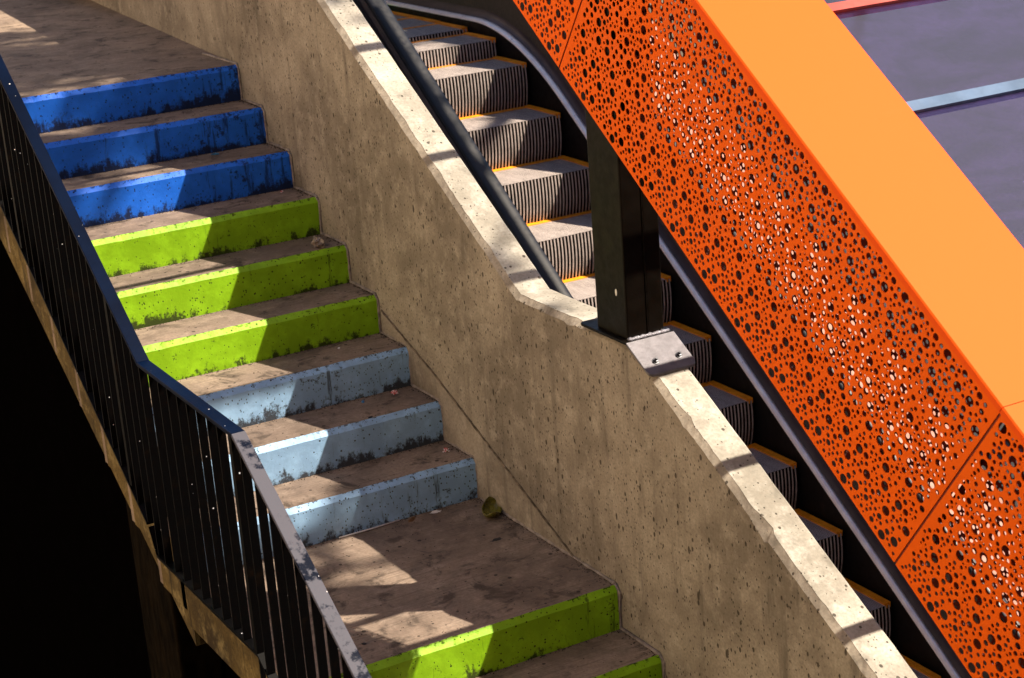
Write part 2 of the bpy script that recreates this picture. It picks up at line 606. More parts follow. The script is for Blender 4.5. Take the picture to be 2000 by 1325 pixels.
# under-stair shade painted as a black sheet and a darkened pier
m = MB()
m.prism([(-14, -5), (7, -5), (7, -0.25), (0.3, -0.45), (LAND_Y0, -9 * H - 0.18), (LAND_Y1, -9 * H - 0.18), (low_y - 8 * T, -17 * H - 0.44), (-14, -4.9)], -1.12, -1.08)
tag(m.build('shade_sheet', 'void'), 'added black sheet standing in for the shade under the concrete stairs', 'sheet')
m = MB()
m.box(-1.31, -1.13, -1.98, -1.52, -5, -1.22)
tag(m.build('concrete_pier', 'pier', None, False, 0.01), 'concrete pier under the upper stair flight, shade painted into its colour', 'pier')

# ------------------------------------------------------------------ concrete wall
SLU = 0.625
KY1, KY2, KZ = -2.685, -3.485, -0.588


def wall_top(y):
    if y > KY1:
        z = KZ + (y - KY1) * 0.622
        return min(z, 0.92)
    if y > KY2:
        return KZ
    return KZ + (y - KY2) * 0.592


WT = 0.152
m = MB()
ys = []
y = 7.0
while y > -9.0:
    ys.append(y)
    y -= 0.02 if -6.2 < y < 0.5 else 0.08
ys += [KY1, KY2]
ys = sorted(set(ys))
secs = []
caps_ = []
for y in ys:
    zt = wall_top(y)
    bx = 0.09 * max(0.0, y - 0.05)
    j1 = nz(y * 12, 0.3, 0) * 0.004 + nz(y * 40, 2.3, 0) * 0.0035
    chip = max(0.0, nz(y * 7, 9.1, 0) - 0.25) * 0.05 + max(0.0, nz(y * 23, 5.1, 0) - 0.35) * 0.035
    jr = nz(y * 15, 7.3, 0) * 0.003
    wv = nz(y * 1.3, 0.7, 0) * 0.004
    e0, e1 = (bx + 0.0, y, zt - 0.020 + j1 - chip * 0.8), (bx + 0.022 + j1 + chip * 0.7, y, zt - 0.001 + wv * 0.3)
    secs.append([(bx, y, zt - 3.4 if zt - 3.4 > -5 else -5), e0, e1, (bx + WT * 0.55, y, zt - 0.012), (bx + WT - 0.012, y, zt - 0.016), (bx + WT, y, zt - 0.018), (bx + WT, y, -5)])
    caps_.append([(e1[0] - 0.001, y, e1[2] - 0.003), (e1[0], y, e1[2] + 0.0012), (bx + WT * 0.55, y, zt + 0.001 + wv * 0.5), (bx + WT - 0.008 + jr, y, zt), (bx + WT + 0.0015, y, zt - 0.008 + jr), (bx + WT + 0.0015, y, zt - 0.02), (bx + WT * 0.5, y, zt - 0.009)])
m.strip(secs, True, True)
cw = tag(m.build('concrete_wall', 'wall'), 'pitted concrete parapet wall between the painted stairs and the escalator', 'wall')
m = MB()
m.strip(caps_, True, True)
m.build('sunlit_top', 'sunlit_top', cw)  # same concrete as the wall, its sunlit top painted lighter
# cast kerb along the foot of the wall below the construction line
m = MB()
kl = [(0.4, -0.03), (-1.428, -0.94), (-1.91, -1.114), (-2.443, -1.338), (-2.968, -1.560), (-3.02, -1.585)]
secs = []
for (a, b), (c_, d) in zip(kl[:-1], kl[1:]):
    n_ = 24
    for i in range(n_):
        t = i / n_
        y = a + (c_ - a) * t
        z = b + (d - b) * t
        secs.append([(0.002, y, z - 0.5), (-0.0065 + nz(y * 20, 1, 1) * 0.002, y, z - 0.5), (-0.0065 + nz(y * 20, 1, 1) * 0.002, y, z - 0.012), (-0.001, y, z - 0.003 + nz(y * 30, 2, 2) * 0.004), (0.002, y, z - 0.003)])
m.strip(secs[24:], True, True)
m.build('cast_kerb', 'wall', cw)
MT['joint'] = mat_simple('dirty_joint', (0.15, 0.118, 0.085), 0.95, 0, 0.1, 0.5, 30)
m = MB()
js = []
for sec in secs[24:]:
    y, z = sec[3][1], sec[3][2]
    wj = 0.003 + 0.003 * nz(y * 17, 4, 4)
    js.append([(-0.0012, y, z + wj), (-0.0074, y, z + wj * 0.3), (-0.0078, y, z - wj), (-0.0012, y, z - wj * 1.4)])
m.strip(js, True, True)
m.build('construction_joint', 'joint', cw)


# ------------------------------------------------------------------ railing
rl = tag(empty('railing', (-1.45, -3, -1.6)), 'black and navy painted steel railing of thin upright bars beside the stairs', 'railing')
RB = Vector((-1.45, -3, -1.6))
RX0, RX1 = -1.478, -1.430
RK1, RK2, RZ = (-2.526, -0.566), (-3.439, -0.560), -0.563


def rail_top(y):
    if y > RK1[0]:
        return RZ + (y - RK1[0]) * 0.652
    if y > RK2[0]:
        return RZ
    return RZ + (y - RK2[0]) * 0.645


def rail_bot(y):
    if y > -2.37:
        return -1.27 + (y + 2.37) * 0.64 if y > -2.5 else -1.36
    if y > -3.40:
        return -1.36
    return -1.36 + (y + 3.40) * 0.645


def child(o, parent):
    o.parent = parent
    o.matrix_parent_inverse = Matrix.Translation(-Vector(parent.location))
    return o


def rail_seg(ya, yb, mat, name='top_rail'):
    m = MB()
    th = 0.013
    secs = []
    n_ = 30
    for i in range(n_ + 1):
        y = ya + (yb - ya) * i / n_
        z = rail_top(y)
        d = nz(y * 6, 3, 3) * 0.0006
        secs.append([(RX0, y, z - th), (RX1, y, z - th), (RX1, y, z - 0.002 + d), (RX1 - 0.002, y, z + d), (RX0 + 0.002, y, z + d), (RX0, y, z - 0.002 + d)])
    m.strip(secs, True, True)
    return child(m.build(name, mat), rl)


rail_seg(3.0, RK1[0] + 0.0008, 'rail')
rail_seg(RK1[0] - 0.0008, RK2[0] + 0.0008, 'rail')
o = rail_seg(RK2[0] - 0.0008, -7.2, 'rail_worn')
o['label'] = 'lower top rail worn down to grey metal'
# bottom rail
m = MB()
for ya, yb in ((3.0, -2.34), (-2.36, -3.40), (-3.402, -7.2)):
    secs = []
    for i in range(21):
        y = ya + (yb - ya) * i / 20
        z = rail_bot(y)
        secs.append([(-1.470, y, z - 0.012), (-1.438, y, z - 0.012), (-1.438, y, z), (-1.470, y, z)])
    m.strip(secs, True, True)
child(m.build('bottom_rail', 'bar'), rl)
# uprights: flat bars set across the rail
BD, BTH = 0.029, 0.007
y = 2.9
i = 0
while y > -7.1:
    wide = (i % 13 == 7)
    th = 0.026 if wide else BTH
    zt = rail_top(y - th) - 0.0128
    zb = rail_bot(y) + 0.001
    jx = random.uniform(-0.002, 0.002)
    m = MB()
    lean = random.uniform(-0.004, 0.004)
    x0, x1 = -1.468 + jx, -1.468 + BD + jx
    m.add([(x0, y - th, zb), (x1, y - th, zb), (x1, y, zb), (x0, y, zb),
           (x0, y - th + lean, zt), (x1, y - th + lean, zt), (x1, y + lean, zt), (x0, y + lean, zt)],
          [(3, 2, 1, 0), (4, 5, 6, 7), (0, 1, 5, 4), (1, 2, 6, 5), (2, 3, 7, 6), (3, 0, 4, 7)])
    child(m.build('post' if wide else 'baluster', 'bar'), rl)
    if wide and y < -2.2:
        # bracket to the slab edge
        m = MB()
        zz = zb - 0.30
        m.box(-1.462, -1.446, y - 0.018, y - 0.010, zz, zb - 0.002)
        m.box(-1.4458, XL - 0.006, y - 0.0175, y - 0.0105, zz + 0.004, zz + 0.030)
        child(m.build('bracket', 'bar'), rl)
    y -= random.choice((0.080, 0.082, 0.085, 0.097, 0.088)) if not -3.4 < y < -2.45 else random.choice((0.096, 0.084, 0.103, 0.088, 0.094))
    i += 1

# ------------------------------------------------------------------ escalator
esc = tag(empty('escalator', (0, 0, 0)), 'outdoor escalator with ribbed metal steps and yellow edge lines behind the wall', 'escalator')
EX0, EX1 = 1.47, 2.514
EY, EZ, EDY, EDZ = 1.53, -0.543, 0.383, 0.2705


def nose(y):
    return EZ + (y - EY) * EDZ / EDY


def ribbed(profile, normals, x0, x1, pitch, duty, depth):
    cols = []
    x = x0
    while x < x1 - pitch * 0.5:
        a, b = x, x + pitch * duty
        cols += [(a + 0.0008, 0.0), (b - 0.0008, 0.0), (b + 0.0008, depth), (x + pitch - 0.0008, depth)]
        x += pitch
    mb = MB()
    mb.strip([[(cx, p[0] - nn[0] * d, p[1] - nn[1] * d) for p, nn in zip(profile, normals)] for cx, d in cols])
    me_ = mb.mesh('ribbed')
    me_.materials.append(MT['alu'])
    me_.materials.append(MT['groove'])
    per = len(profile) - 1
    for i_, f in enumerate(me_.polygons):
        if (i_ // per) % 4 != 0:
            f.material_index = 1  # rib sides take the painted recess shade too
    return me_


prof = []
for i in range(11):
    t = i / 10
    prof.append((-0.016 * math.sin(math.pi * min(1, t * 0.8)) + 0.030 * t * t, -0.002 - 0.285 * t))
nrm = []
for i in range(11):
    a, b = Vector(prof[max(i - 1, 0)]), Vector(prof[min(i + 1, 10)])
    d = (b - a).normalized()
    nrm.append((d.y, -d.x))
riser_me = ribbed(prof, nrm, EX0, EX1, 0.0232, 0.44, 0.030)
tread_me = ribbed([(0.0, 0.0), (0.10, 0.0), (0.25, 0.0), (EDY - 0.031, 0.0)], [(0, 1)] * 4, EX0, EX1 - 0.045, 0.0109, 0.84, 0.006)
mb = MB()
for q in range(3):
    mb.box(EX1 - 0.044 + q * 0.0150, EX1 - 0.044 + q * 0.0150 + 0.0115, 0.004, EDY - 0.002, -0.02, 0.011)
side_me = mb.mesh('demarcation_line')
side_me.materials.append(MT['yellow'])
mb = MB()
mb.box(EX0, EX1 - 0.045, EDY - 0.030, EDY + 0.02, -0.02, 0.003)
rear_me = mb.mesh('demarcation_line')
rear_me.materials.append(MT['yellow'])
step_pos = [(EY - k * EDY, EZ - k * EDZ) for k in range(15)]
step_pos = [(EY + EDY * 4, -0.388), (EY + EDY * 3, -0.388), (EY + EDY * 2, -0.392), (EY + EDY, -0.425)] + step_pos
for yy, zz in step_pos:
    s = link('step', tread_me, None, esc)
    s.location = (0, yy, zz)
    for nm, me in (('riser', riser_me), ('demarcation_line', side_me), ('demarcation_line', rear_me)):
        c = link(nm, me, None, s)
# solid dark pan under the steps so nothing shows through
m = MB()
secs = []
for i in range(40):
    y = 4.0 - i * 0.25
    z = min(nose(y), -0.39) - 0.33
    secs.append([(EX0 - 0.05, y, z), (EX1 + 0.01, y, z)])
m.strip(secs)
m.build('truss_pan', 'skirt', esc)


def bez(a, c, b, n_):
    return [((1 - t) ** 2 * a[0] + 2 * t * (1 - t) * c[0] + t * t * b[0], (1 - t) ** 2 * a[1] + 2 * t * (1 - t) * c[1] + t * t * b[1]) for t in (i / n_ for i in range(n_ + 1))]


SK = 0.072


def flight_curve(h, yflat=2.25, yslope=1.15, y_end=4.6, y_low=-5.2):
    """polyline (y,z) parallel to the escalator at height h above the nosing line"""
    flat = -0.41 + h
    ycorner = (flat - h - EZ) * EDY / EDZ + EY
    pts = [(y_low, nose(y_low) + h)]
    n_ = 40
    pts += [(y_low + (yslope - y_low) * i / n_, nose(y_low + (yslope - y_low) * i / n_) + h) for i in range(1, n_)]
    pts += bez((yslope, nose(yslope) + h), (ycorner, flat), (yflat, flat), 22)
    pts += [(y_end, flat)]
    return pts


# far side: skirt, bright trim, inner panel, deck, handrail
base = flight_curve(SK)


def far_skin(offs, name, mat, smooth=False, hs=None):
    """offs: list of (x, dz above the skirt line)"""
    m = MB()
    m.strip([[(x, y, z + d) for x, d in offs] for y, z in base])
    return m.build(name, mat, esc, smooth)


far_skin([(2.532, -0.45), (2.532, 0.0)], 'skirt_panel', 'skirt')
far_skin([(2.526, -0.004), (2.526, 0.005), (2.550, 0.018), (2.560, 0.020), (2.560, -0.004)], 'trim_strip', 'bright', True)
far_skin([(2.5602, 0.019), (2.585, 0.045), (2.592, 0.07)], 'inner_deck', 'darksteel', True)
far_skin([(2.592, 0.0702), (2.612, 0.50)], 'balustrade_panel', 'steel')
far_skin([(2.600, 0.502), (2.600, 0.57), (2.690, 0.57), (2.690, 0.50)], 'handrail_guide', 'steel')
far_skin([(2.691, 0.50), (2.700, 0.585), (3.12, 0.55), (3.13, 0.10), (3.13, -2.2)], 'outer_deck', 'deck')


def handrail(xc, h, name, rx=0.041, rz=0.021):
    m = MB()
    pts = flight_curve(h, 2.6, 1.3)
    secs = []
    for y, z in pts:
        secs.append([(xc + rx * math.copysign(abs(math.cos(t)) ** 0.6, math.cos(t)), y, z + rz * math.copysign(abs(math.sin(t)) ** 0.6, math.sin(t))) for t in (2 * math.pi * q / 14 for q in range(14))])
    m.strip(secs, True, True)
    return m.build(name, 'rubber', esc, True)


handrail(2.645, SK + 0.605, 'handrail')
NX = 1.315
handrail(NX - 0.012, 0.878, 'handrail', 0.054, 0.027)
# near balustrade
base = flight_curve(0.0)
far_skin([(1.345, 0.0), (1.345, 0.80), (1.30, 0.845), (1.283, 0.845), (1.262, 0.79), (1.262, 0.765)], 'balustrade_panel', 'darksteel')
far_skin([(1.2615, 0.764), (1.12, 0.755), (1.115, 0.72)], 'outer_deck', 'steel')
far_skin([(1.1145, 0.72), (1.10, -0.9)], 'cladding_panel', 'darksteel')
far_skin([(0.156, 0.62), (0.62, 0.62), (0.64, 0.60), (0.64, 0.2)], 'gap_flashing', 'bar_blue')
far_skin([(1.462, -0.45), (1.462, 0.072), (1.345, 0.10)], 'skirt_panel', 'skirt')
# comb plate and landing floor at the head
m = MB()
m.box(EX0, EX1, EY + EDY * 5, 4.6, -0.45, -0.386)
m.build('comb_plate', 'steel', esc)
m = MB()
m.box(2.70, 2.712, 4.05, 4.25, -0.12, 0.10)
# head wall beyond with the small green indicator
m = MB()
m.box(1.0, 6.0, 4.62, 4.85, -5, 1.2)
hw = tag(m.build('head_wall', 'wall'), 'shaded concrete wall closing the head of the escalator', 'wall')
n = NB('green_indicator')
n.b.inputs['Emission Color'].default_value = (0.45, 1.0, 0.35, 1)
n.b.inputs['Emission Strength'].default_value = 0.9  # emission stands in for sunlight on a green plate
MT['ind'] = n.fin((0.3, 0.8, 0.25), 0.4)
m = MB()
m.box(1.985, 2.105, 4.585, 4.618, -0.37, -0.22)
ind = tag(m.build('indicator_plate', 'ind', None, False, 0.012), 'small green indicator plate at the escalator head, sunlight added as glow', 'lamp')

# ------------------------------------------------------------------ canopy
cn = tag(empty('canopy', (0, 0, 0)), 'orange canopy with perforated side panels and glass roof above the escalator', 'canopy')
A0 = Vector((0.0, -3.123, 0.350))
UD = Vector((0, -1, -0.718)).normalized()
VD = Vector((0, UD.z, -UD.y))
if VD.z < 0:
    VD = -VD
PH, PL, PER = 0.737, 2.165, 0.2115
BIG = [(0.024, 0.172), (0.054, 0.008), (0.104, 0.14), (0.127, 0.02), (0.165, 0.092), (0.167, 0.164), (0.217, 0.062), (0.262, 0.15), (0.265, 0.208),
       (0.317, 0.12), (0.34, 0.21), (0.375, 0.072), (0.38, 0.14), (0.43, 0.037), (0.475, 0.128), (0.479, 0.182), (0.531, 0.098), (0.562, 0.047),
       (0.563, 0.121), (0.614, 0.018), (0.661, 0.11), (0.664, 0.165), (0.705, 0.03)]


def tile_holes(seed, bigs, n_med, n_small, rb=0.0162):
    rnd = random.Random(seed)
    H_ = [(u, v, rb) for v, u in bigs]

    def ok(u, v, r, gap):
        for a, b, c in H_:
            du = abs(u - a)
            du = min(du, PER - du)
            if du * du + (v - b) ** 2 < (r + c + gap) ** 2:
                return False
        return True

    for cnt, ra, rb_, gap, tries in ((n_med, 0.0094, 0.0116, 0.0035, 4000), (n_small, 0.0060, 0.0080, 0.0032, 14000), (n_small // 3, 0.0040, 0.0046, 0.003, 6000)):
        c = 0
        for _ in range(tries):
            if c >= cnt:
                break
            r = rnd.uniform(ra, rb_)
            u = rnd.uniform(0, PER)
            v = rnd.uniform(r + 0.008, PH - r - 0.010)
            if ok(u, v, r, gap):
                H_.append((u, v, r))
                c += 1
    return H_


def perforated(name, holes, v0, v1, th):
    """sheet in (u,v) with real round holes, thickness th, as mesh in world axes at A0"""
    verts = [Vector((0.004, v0)), Vector((PL - 0.004, v0)), Vector((PL - 0.004, v1)), Vector((0.004, v1))]
    faces = [[0, 1, 2, 3]]
    rings = [[0, 1, 2, 3]]
    for t in range(int(PL / PER) + 2):
        for u, v, r in holes:
            uu = u + t * PER
            if uu - r < 0.012 or uu + r > PL - 0.012 or v - r < v0 + 0.006 or v + r > v1 - 0.006:
                continue
            seg = 18 if r > 0.012 else (12 if r > 0.0075 else 9)
            s0 = len(verts)
            for q in range(seg):
                a = 2 * math.pi * (q + 0.3) / seg
                verts.append(Vector((uu + r * math.cos(a), v + r * math.sin(a))))
            faces.append(list(range(s0, s0 + seg)))
            rings.append(list(range(s0, s0 + seg)))
    ov, oe, of, iv, ie, if_ = delaunay_2d_cdt(verts, [], faces, 1, 1e-7)
    tri = [f for f, src in zip(of, if_) if len(src) == 1 and src[0] == 0]
    nv = len(ov)
    P = []
    for off in (-th, 0.0):
        for p in ov:
            q = A0 + UD * p.x + VD * p.y
            P.append((off, q.y, q.z))
    # orientation
    F = []
    for f in tri:
        F.append(tuple(f))
        F.append(tuple(i + nv for i in reversed(f)))
    back = {}
    for i, src in enumerate(iv):
        for s_ in src:
            back[s_] = i
    for rg in rings:
        for a, b in zip(rg, rg[1:] + rg[:1]):
            a, b = back[a], back[b]
            F.append((a, b, b + nv, a + nv))
    me = bpy.data.meshes.new(name)
    me.from_pydata(P, [], F)
    bm = bmesh.new()
    bm.from_mesh(me)
    bmesh.ops.recalc_face_normals(bm, faces=bm.faces)
    bm.to_mesh(me)
    bm.free()
    return me


front = perforated('perforated_panel', tile_holes(3, BIG, 40, 140), 0.0, PH, 0.003)
front.materials.append(MT['orange'])
BIG2 = [(v, (u * 0.8 + 0.09) % PER) for v, u in BIG[::3]]
backm = perforated('backing_panel', tile_holes(8, [], 95, 150, 0.0165), 0.03, PH - 0.06, 0.002)
backm.materials.append(MT['orange_in'])
for q in (-1, 0, 1):
    o = link('perforated_panel', front, None, cn)
    o.location = UD * PL * q
    o = link('backing_panel', backm, None, cn)
    o.location = UD * (PL * q) + Vector((0.046, 0, 0))
    # sealing strip behind the joint
    m = MB()
    j = A0 + UD * (PL * q)
    for s_ in (0,):
        c0 = j - UD * 0.012
        c1 = j + UD * 0.012
        m.strip([[(0.001, p.y, p.z), (0.004, p.y, p.z), (0.004, (p + VD * PH).y, (p + VD * PH).z), (0.001, (p + VD * PH).y, (p + VD * PH).z)] for p in (c0, c1)], True, True)
    m.build('joint_strip', 'seam', cn)
    # top plate with folded front edge
    m = MB()
    secs = []
    for p in (A0 + UD * (PL * q + 0.0012) + VD * PH, A0 + UD * (PL * (q + 1) - 0.0012) + VD * PH):
        t = VD
        pr = [(-0.013, 0.004), (-0.013, 0.022), (-0.009, 0.026), (0.425, 0.026), (0.430, 0.021), (0.430, -0.02), (0.426, -0.02), (0.426, 0.004)]
        secs.append([(x, (p + t * d).y, (p + t * d).z) for x, d in pr])
    m.strip(secs, True, True)
    m.build('top_plate', 'top', cn)
# glazing: panes between cross bars
C0 = A0 + VD * PH
slope = UD.z / UD.y


def roof_pt(x, y, off):
    """point in the roof plane (off = distance along VD)"""
    z = C0.z + (y - C0.y) * slope
    q = Vector((x, y, z)) + VD * off
    return q


bars = [-4.44 + 0.6 * i for i in range(-6, 8)]
GX0, GX1 = 0.432, 2.95
for a, b in zip(bars[:-1], bars[1:]):
    m = MB()
    lo, hi = a + 0.012, b - 0.012
    P = [roof_pt(GX0, lo, 0.0), roof_pt(GX1, lo, 0.0), roof_pt(GX1, hi, 0.0), roof_pt(GX0, hi, 0.0)]
    m.add(P, [(0, 1, 2, 3)])
    m.build('glass_pane', 'glass', cn)


def gbar(y, mat, hw, name='glazing_bar'):
    m = MB()
    secs = []
    for x in (GX0 + 0.001, GX1):
        secs.append([roof_pt(x, y - hw, -0.03), roof_pt(x, y + hw, -0.03), roof_pt(x, y + hw, 0.012), roof_pt(x, y - hw, 0.012)])
    m.strip(secs, True, True)
    return m.build(name, mat, cn)


for y in bars:
    gbar(y, 'bar_blue', 0.0165)
gbar(-4.068, 'bar_reflection', 0.014)['label'] = 'pink strip standing in for a reflection in the glass'  # pink reflection in the glass, built as a painted strip
# far edge beam
m = MB()
secs = []
for y in (bars[0], bars[-1]):
    secs.append([roof_pt(2.952, y, -0.35), roof_pt(3.12, y, -0.35), roof_pt(3.12, y, 0.05), roof_pt(2.952, y, 0.05)])
m.strip(secs, True, True)
m.build('edge_beam', 'orange', cn)

# ------------------------------------------------------------------ post on the wall
pt = tag(empty('support_post', (0.085, -3.37, KZ)), 'dark square steel post bolted to the top of the concrete wall', 'post')
PX0, PX1, PY0, PY1 = 0.004, 0.160, -3.468, -3.268
zt = 0.62
m = MB()
xm = PX0 + (PX1 - PX0) * 0.55
m.box(PX0, xm - 0.001, PY0, PY1, KZ + 0.011, zt)
child(m.build('shaft_channel', 'post', None, False, 0.006), pt)
m = MB()
m.box(xm + 0.001, PX1, PY0 + 0.001, PY1 - 0.001, KZ + 0.011, zt)
child(m.build('shaft_channel', 'post', None, False, 0.006), pt)
m = MB()
m.tube([(xm, PY0 - 0.0005, KZ + 0.01 + i * 0.02) for i in range(40)], [0.0022 + 0.0008 * math.sin(i * 2.1) for i in range(40)], 6)
child(m.build('weld_seam', 'post', None, True), pt)


# bent base plate following the wall top
def plate_sec(x):
    return x


m = MB()
py = [(-3.175, KZ + 0.0035), (-3.487, KZ + 0.0035), (-3.635, KZ + 0.0035 - 0.148 * 0.592)]
th = 0.010
xa, xb = -0.018, 0.186
rad = 0.022
outline = []
m2 = bmesh.new()
# flat piece and sloped piece with rounded free corners
def rounded(y0, y1):
    """outline (x,y) clockwise, rounded at y1 corners"""
    o = [(xa, y0), (xb, y0)]
    s_ = -1 if y1 < y0 else 1
    for i in range(7):
        a = i / 6 * math.pi / 2
        o.append((xb - rad + rad * math.cos(a), y1 - s_ * rad + s_ * rad * math.sin(a)))
    for i in range(7):
        a = math.pi / 2 + i / 6 * math.pi / 2
        o.append((xa + rad + rad * math.cos(a), y1 - s_ * rad + s_ * rad * math.sin(a)))
    return o


m2.free()
for (y0, y1) in ((-3.4865, -3.175), (-3.4885, -3.630)):
    ol = rounded(y0, y1)

    def zz(y):
        return KZ + 0.0035 + (0 if y > -3.487 else (y + 3.487) * 0.592)
    mb = MB()
    n_ = len(ol)
    mb.add([(x, y, zz(y)) for x, y in ol] + [(x, y, zz(y) + th) for x, y in ol],
           [tuple(range(n_))[::-1], tuple(range(n_, 2 * n_))] + [(i, (i + 1) % n_, (i + 1) % n_ + n_, i + n_) for i in range(n_)])
    o = child(mb.build('base_plate', 'plate' if y1 < y0 else 'post', None, False, 0.002), pt)
m = MB()
m.tube([(PX0 - 0.004 + i * 0.0085, PY0 - 0.010, KZ + 0.0145 + 0.001 * math.sin(i * 3)) for i in range(21)], [0.009 + 0.0018 * math.sin(i * 1.9) for i in range(21)], 8)
child(m.build('weld_bead', 'weld', None, True), pt)


def bolt(x, y, z, nrm):
    mb = MB()
    n_ = Vector(nrm).normalized()
    e1 = n_.cross(Vector((1, 0, 0))).normalized()
    e2 = n_.cross(e1)
    c = Vector((x, y, z))
    secs = []
    for r, h_ in ((0.0135, 0.0), (0.0135, 0.0025), (0.0085, 0.003), (0.0085, 0.010), (0.0045, 0.0105), (0.0045, 0.018)):
        secs.append([c + n_ * h_ + (e1 * math.cos(t) + e2 * math.sin(t)) * r for t in (2 * math.pi * q / 12 for q in range(12))])
    mb.strip(secs, True, True)
    child(mb.build('bolt', 'bolt'), pt)


pn = Vector((0, -0.592, 1)).normalized()
for bx in (0.040, 0.138):
    y = -3.585
    bolt(bx, y, KZ + 0.0137 + (y + 3.487) * 0.592, (0, -0.592, 1))
# drilled plug hole, capped white
m = MB()
secs = []
for x, r in ((0.0035, 0.0105), (0.0015, 0.0105), (0.0008, 0.008)):
    secs.append([(x, -3.411 + 0.55 * r * math.cos(t), -0.412 + 1.25 * r * math.sin(t)) for t in (2 * math.pi * q / 14 for q in range(14))])
m.strip(secs, True, True)
MT['plug'] = mat_simple('pale_plug', (0.9, 0.86, 0.78), 0.5)
child(m.build('plug_cap', 'plug'), pt)

# ------------------------------------------------------------------ litter
def lmat(name, col, rough=0.4, var=0.3):
    MT[name] = mat_simple(name, col, rough, var=var, scale=60)
    return name


def crumple(name, loc, size, mats, label, cat, seed, flat=0.6, parts=1, group=None):
    rnd = random.Random(seed)
    bm = bmesh.new()
    bmesh.ops.create_icosphere(bm, subdivisions=3, radius=1.0)
    for v in bm.verts:
        p = v.co.copy()
        k = 0.72 + 0.55 * noise.noise(p * 2.1 + Vector((seed, 0, 0))) + 0.28 * noise.noise(p * 5.3 + Vector((0, seed, 0)))
        v.co = Vector((p.x * size[0] * k, p.y * size[1] * k, max(-0.2, p.z) * size[2] * k))
    lo = min(v.co.z for v in bm.verts)
    for v in bm.verts:
        v.co.z -= lo
    me = bpy.data.meshes.new(name)
    bm.to_mesh(me)
    bm.free()
    for mt in mats:
        me.materials.append(MT[mt])
    for p in me.polygons:
        p.material_index = min(len(mats) - 1, int(abs(noise.noise(p.center / max(size) * 1.9 + Vector((seed, 5, 1)))) * 2.6 * len(mats)) % len(mats))
    o = bpy.data.objects.new(name, me)
    COL.objects.link(o)
    o.location = loc
    o.rotation_euler = (0, 0, rnd.uniform(0, 6))
    return tag(o, label, cat, group)


lmat('clear_film', (0.30, 0.24, 0.20), 0.25)
lmat('film_shadow', (0.16, 0.12, 0.10), 0.3)
lmat('red_foil', (0.65, 0.03, 0.02), 0.25)
lmat('white_paper', (0.75, 0.72, 0.74), 0.7, 0.1)
lmat('olive_shell', (0.13, 0.115, 0.012), 0.3, 0.6)
lmat('blue_foil', (0.03, 0.20, 0.42), 0.3)
lmat('dark_leaf', (0.012, 0.010, 0.010), 0.7)
lmat('dry_leaf', (0.16, 0.07, 0.02), 0.8)
crumple('plastic_bag', (-0.110, -1.035, -4 * H + 0.001), (0.062, 0.034, 0.042), ['clear_film', 'film_shadow'], 'crumpled clear plastic bag in the corner of a lime green step', 'bag', 4)
crumple('sweet_wrapper', (-0.115, -1.728, -7 * H + 0.001), (0.020, 0.015, 0.016), ['red_foil', 'white_paper', 'red_foil'], 'crumpled red sweet wrapper at the foot of the top pale grey riser', 'wrapper', 7)
crumple('sweet_wrapper', (-0.065, -2.085, -8 * H + 0.001), (0.017, 0.012, 0.017), ['white_paper', 'red_foil', 'olive_shell'], 'red and white wrapper standing near the wall on the lowest pale grey step', 'wrapper', 9)
crumple('paper_scrap', (-0.225, -2.262, -9 * H + 0.001), (0.026, 0.013, 0.008), ['white_paper'], 'white torn paper scrap on the landing by the lowest riser', 'paper', 12)
crumple('foil_scrap', (-0.300, -0.335, -2 * H + 0.001), (0.024, 0.010, 0.009), ['blue_foil'], 'small blue foil scrap below the second blue riser', 'foil', 15)
crumple('paper_scrap', (-0.085, -0.60, -3 * H + 0.001), (0.026, 0.008, 0.007), ['white_paper', 'red_foil'], 'thin pale scrap below the third blue riser near the wall', 'paper', 18)
crumple('paper_scrap', (-0.250, -1.48, -6 * H + 0.001), (0.010, 0.007, 0.005), ['white_paper'], 'tiny white fleck on the tread above the top pale grey riser', 'paper', 21)
crumple('blue_scrap', (-0.27, -1.73, -7 * H + 0.001), (0.016, 0.008, 0.004), ['blue_foil'], 'small blue scrap on the tread below the top pale grey riser', 'foil', 24)
crumple('dry_leaf', (-0.34, -2.268, -9 * H + 0.001), (0.035, 0.012, 0.006), ['dry_leaf'], 'dry brown leaf beside the white paper scrap on the landing', 'leaf', 27)
crumple('gum_stain', (-0.155, -2.66, -9 * H - 0.0012), (0.035, 0.015, 0.0025), ['dark_leaf'], 'flat dark blot on the landing floor near the wall', 'blot', 30)
crumple('leaf_scrap', (-0.33, -1.93, -7 * H + 0.0008), (0.018, 0.008, 0.0045), ['dark_leaf'], 'black leaf scrap on the nosing of the middle pale grey step', 'leaf', 33)
crumple('leaf_scrap', (-0.98, -3.15, -9 * H + 0.0003), (0.012, 0.010, 0.003), ['dark_leaf'], 'small black scrap in the sunlit patch of the landing', 'leaf', 36)
# broken half shell lying open
m = MB()
secs = []
for i in range(7):
    a = i / 6 * math.pi * 0.52
    rr = 0.052 * math.sin(a)
    zz_ = 0.026 * (1 - math.cos(a))
    secs.append([(rr * math.cos(t) * 1.25 * (1 + 0.12 * nz(t * 2, i * 0.5, 3)), rr * math.sin(t) * 0.8, zz_ + (0.022 * max(0, math.sin(t * 2.0 + 0.6)) * (i / 6) ** 2)) for t in (2 * math.pi * q / 20 for q in range(20))])
m.strip(secs, True)
o = m.build('broken_shell', 'olive_shell', None, True)
md = o.modifiers.new('solid', 'SOLIDIFY')
md.thickness = 0.003
o.location = (-0.055, -2.43, -9 * H + 0.003)
o.rotation_euler = (0.25, -0.1, 0.9)
tag(o, 'open olive-yellow broken shell on the landing against the wall', 'shell')
m = MB()
m.tube([(-0.66, -2.246, -9 * H + 0.004), (-0.52, -2.250, -9 * H + 0.005), (-0.385, -2.243, -9 * H + 0.004)], 0.0032, 7)
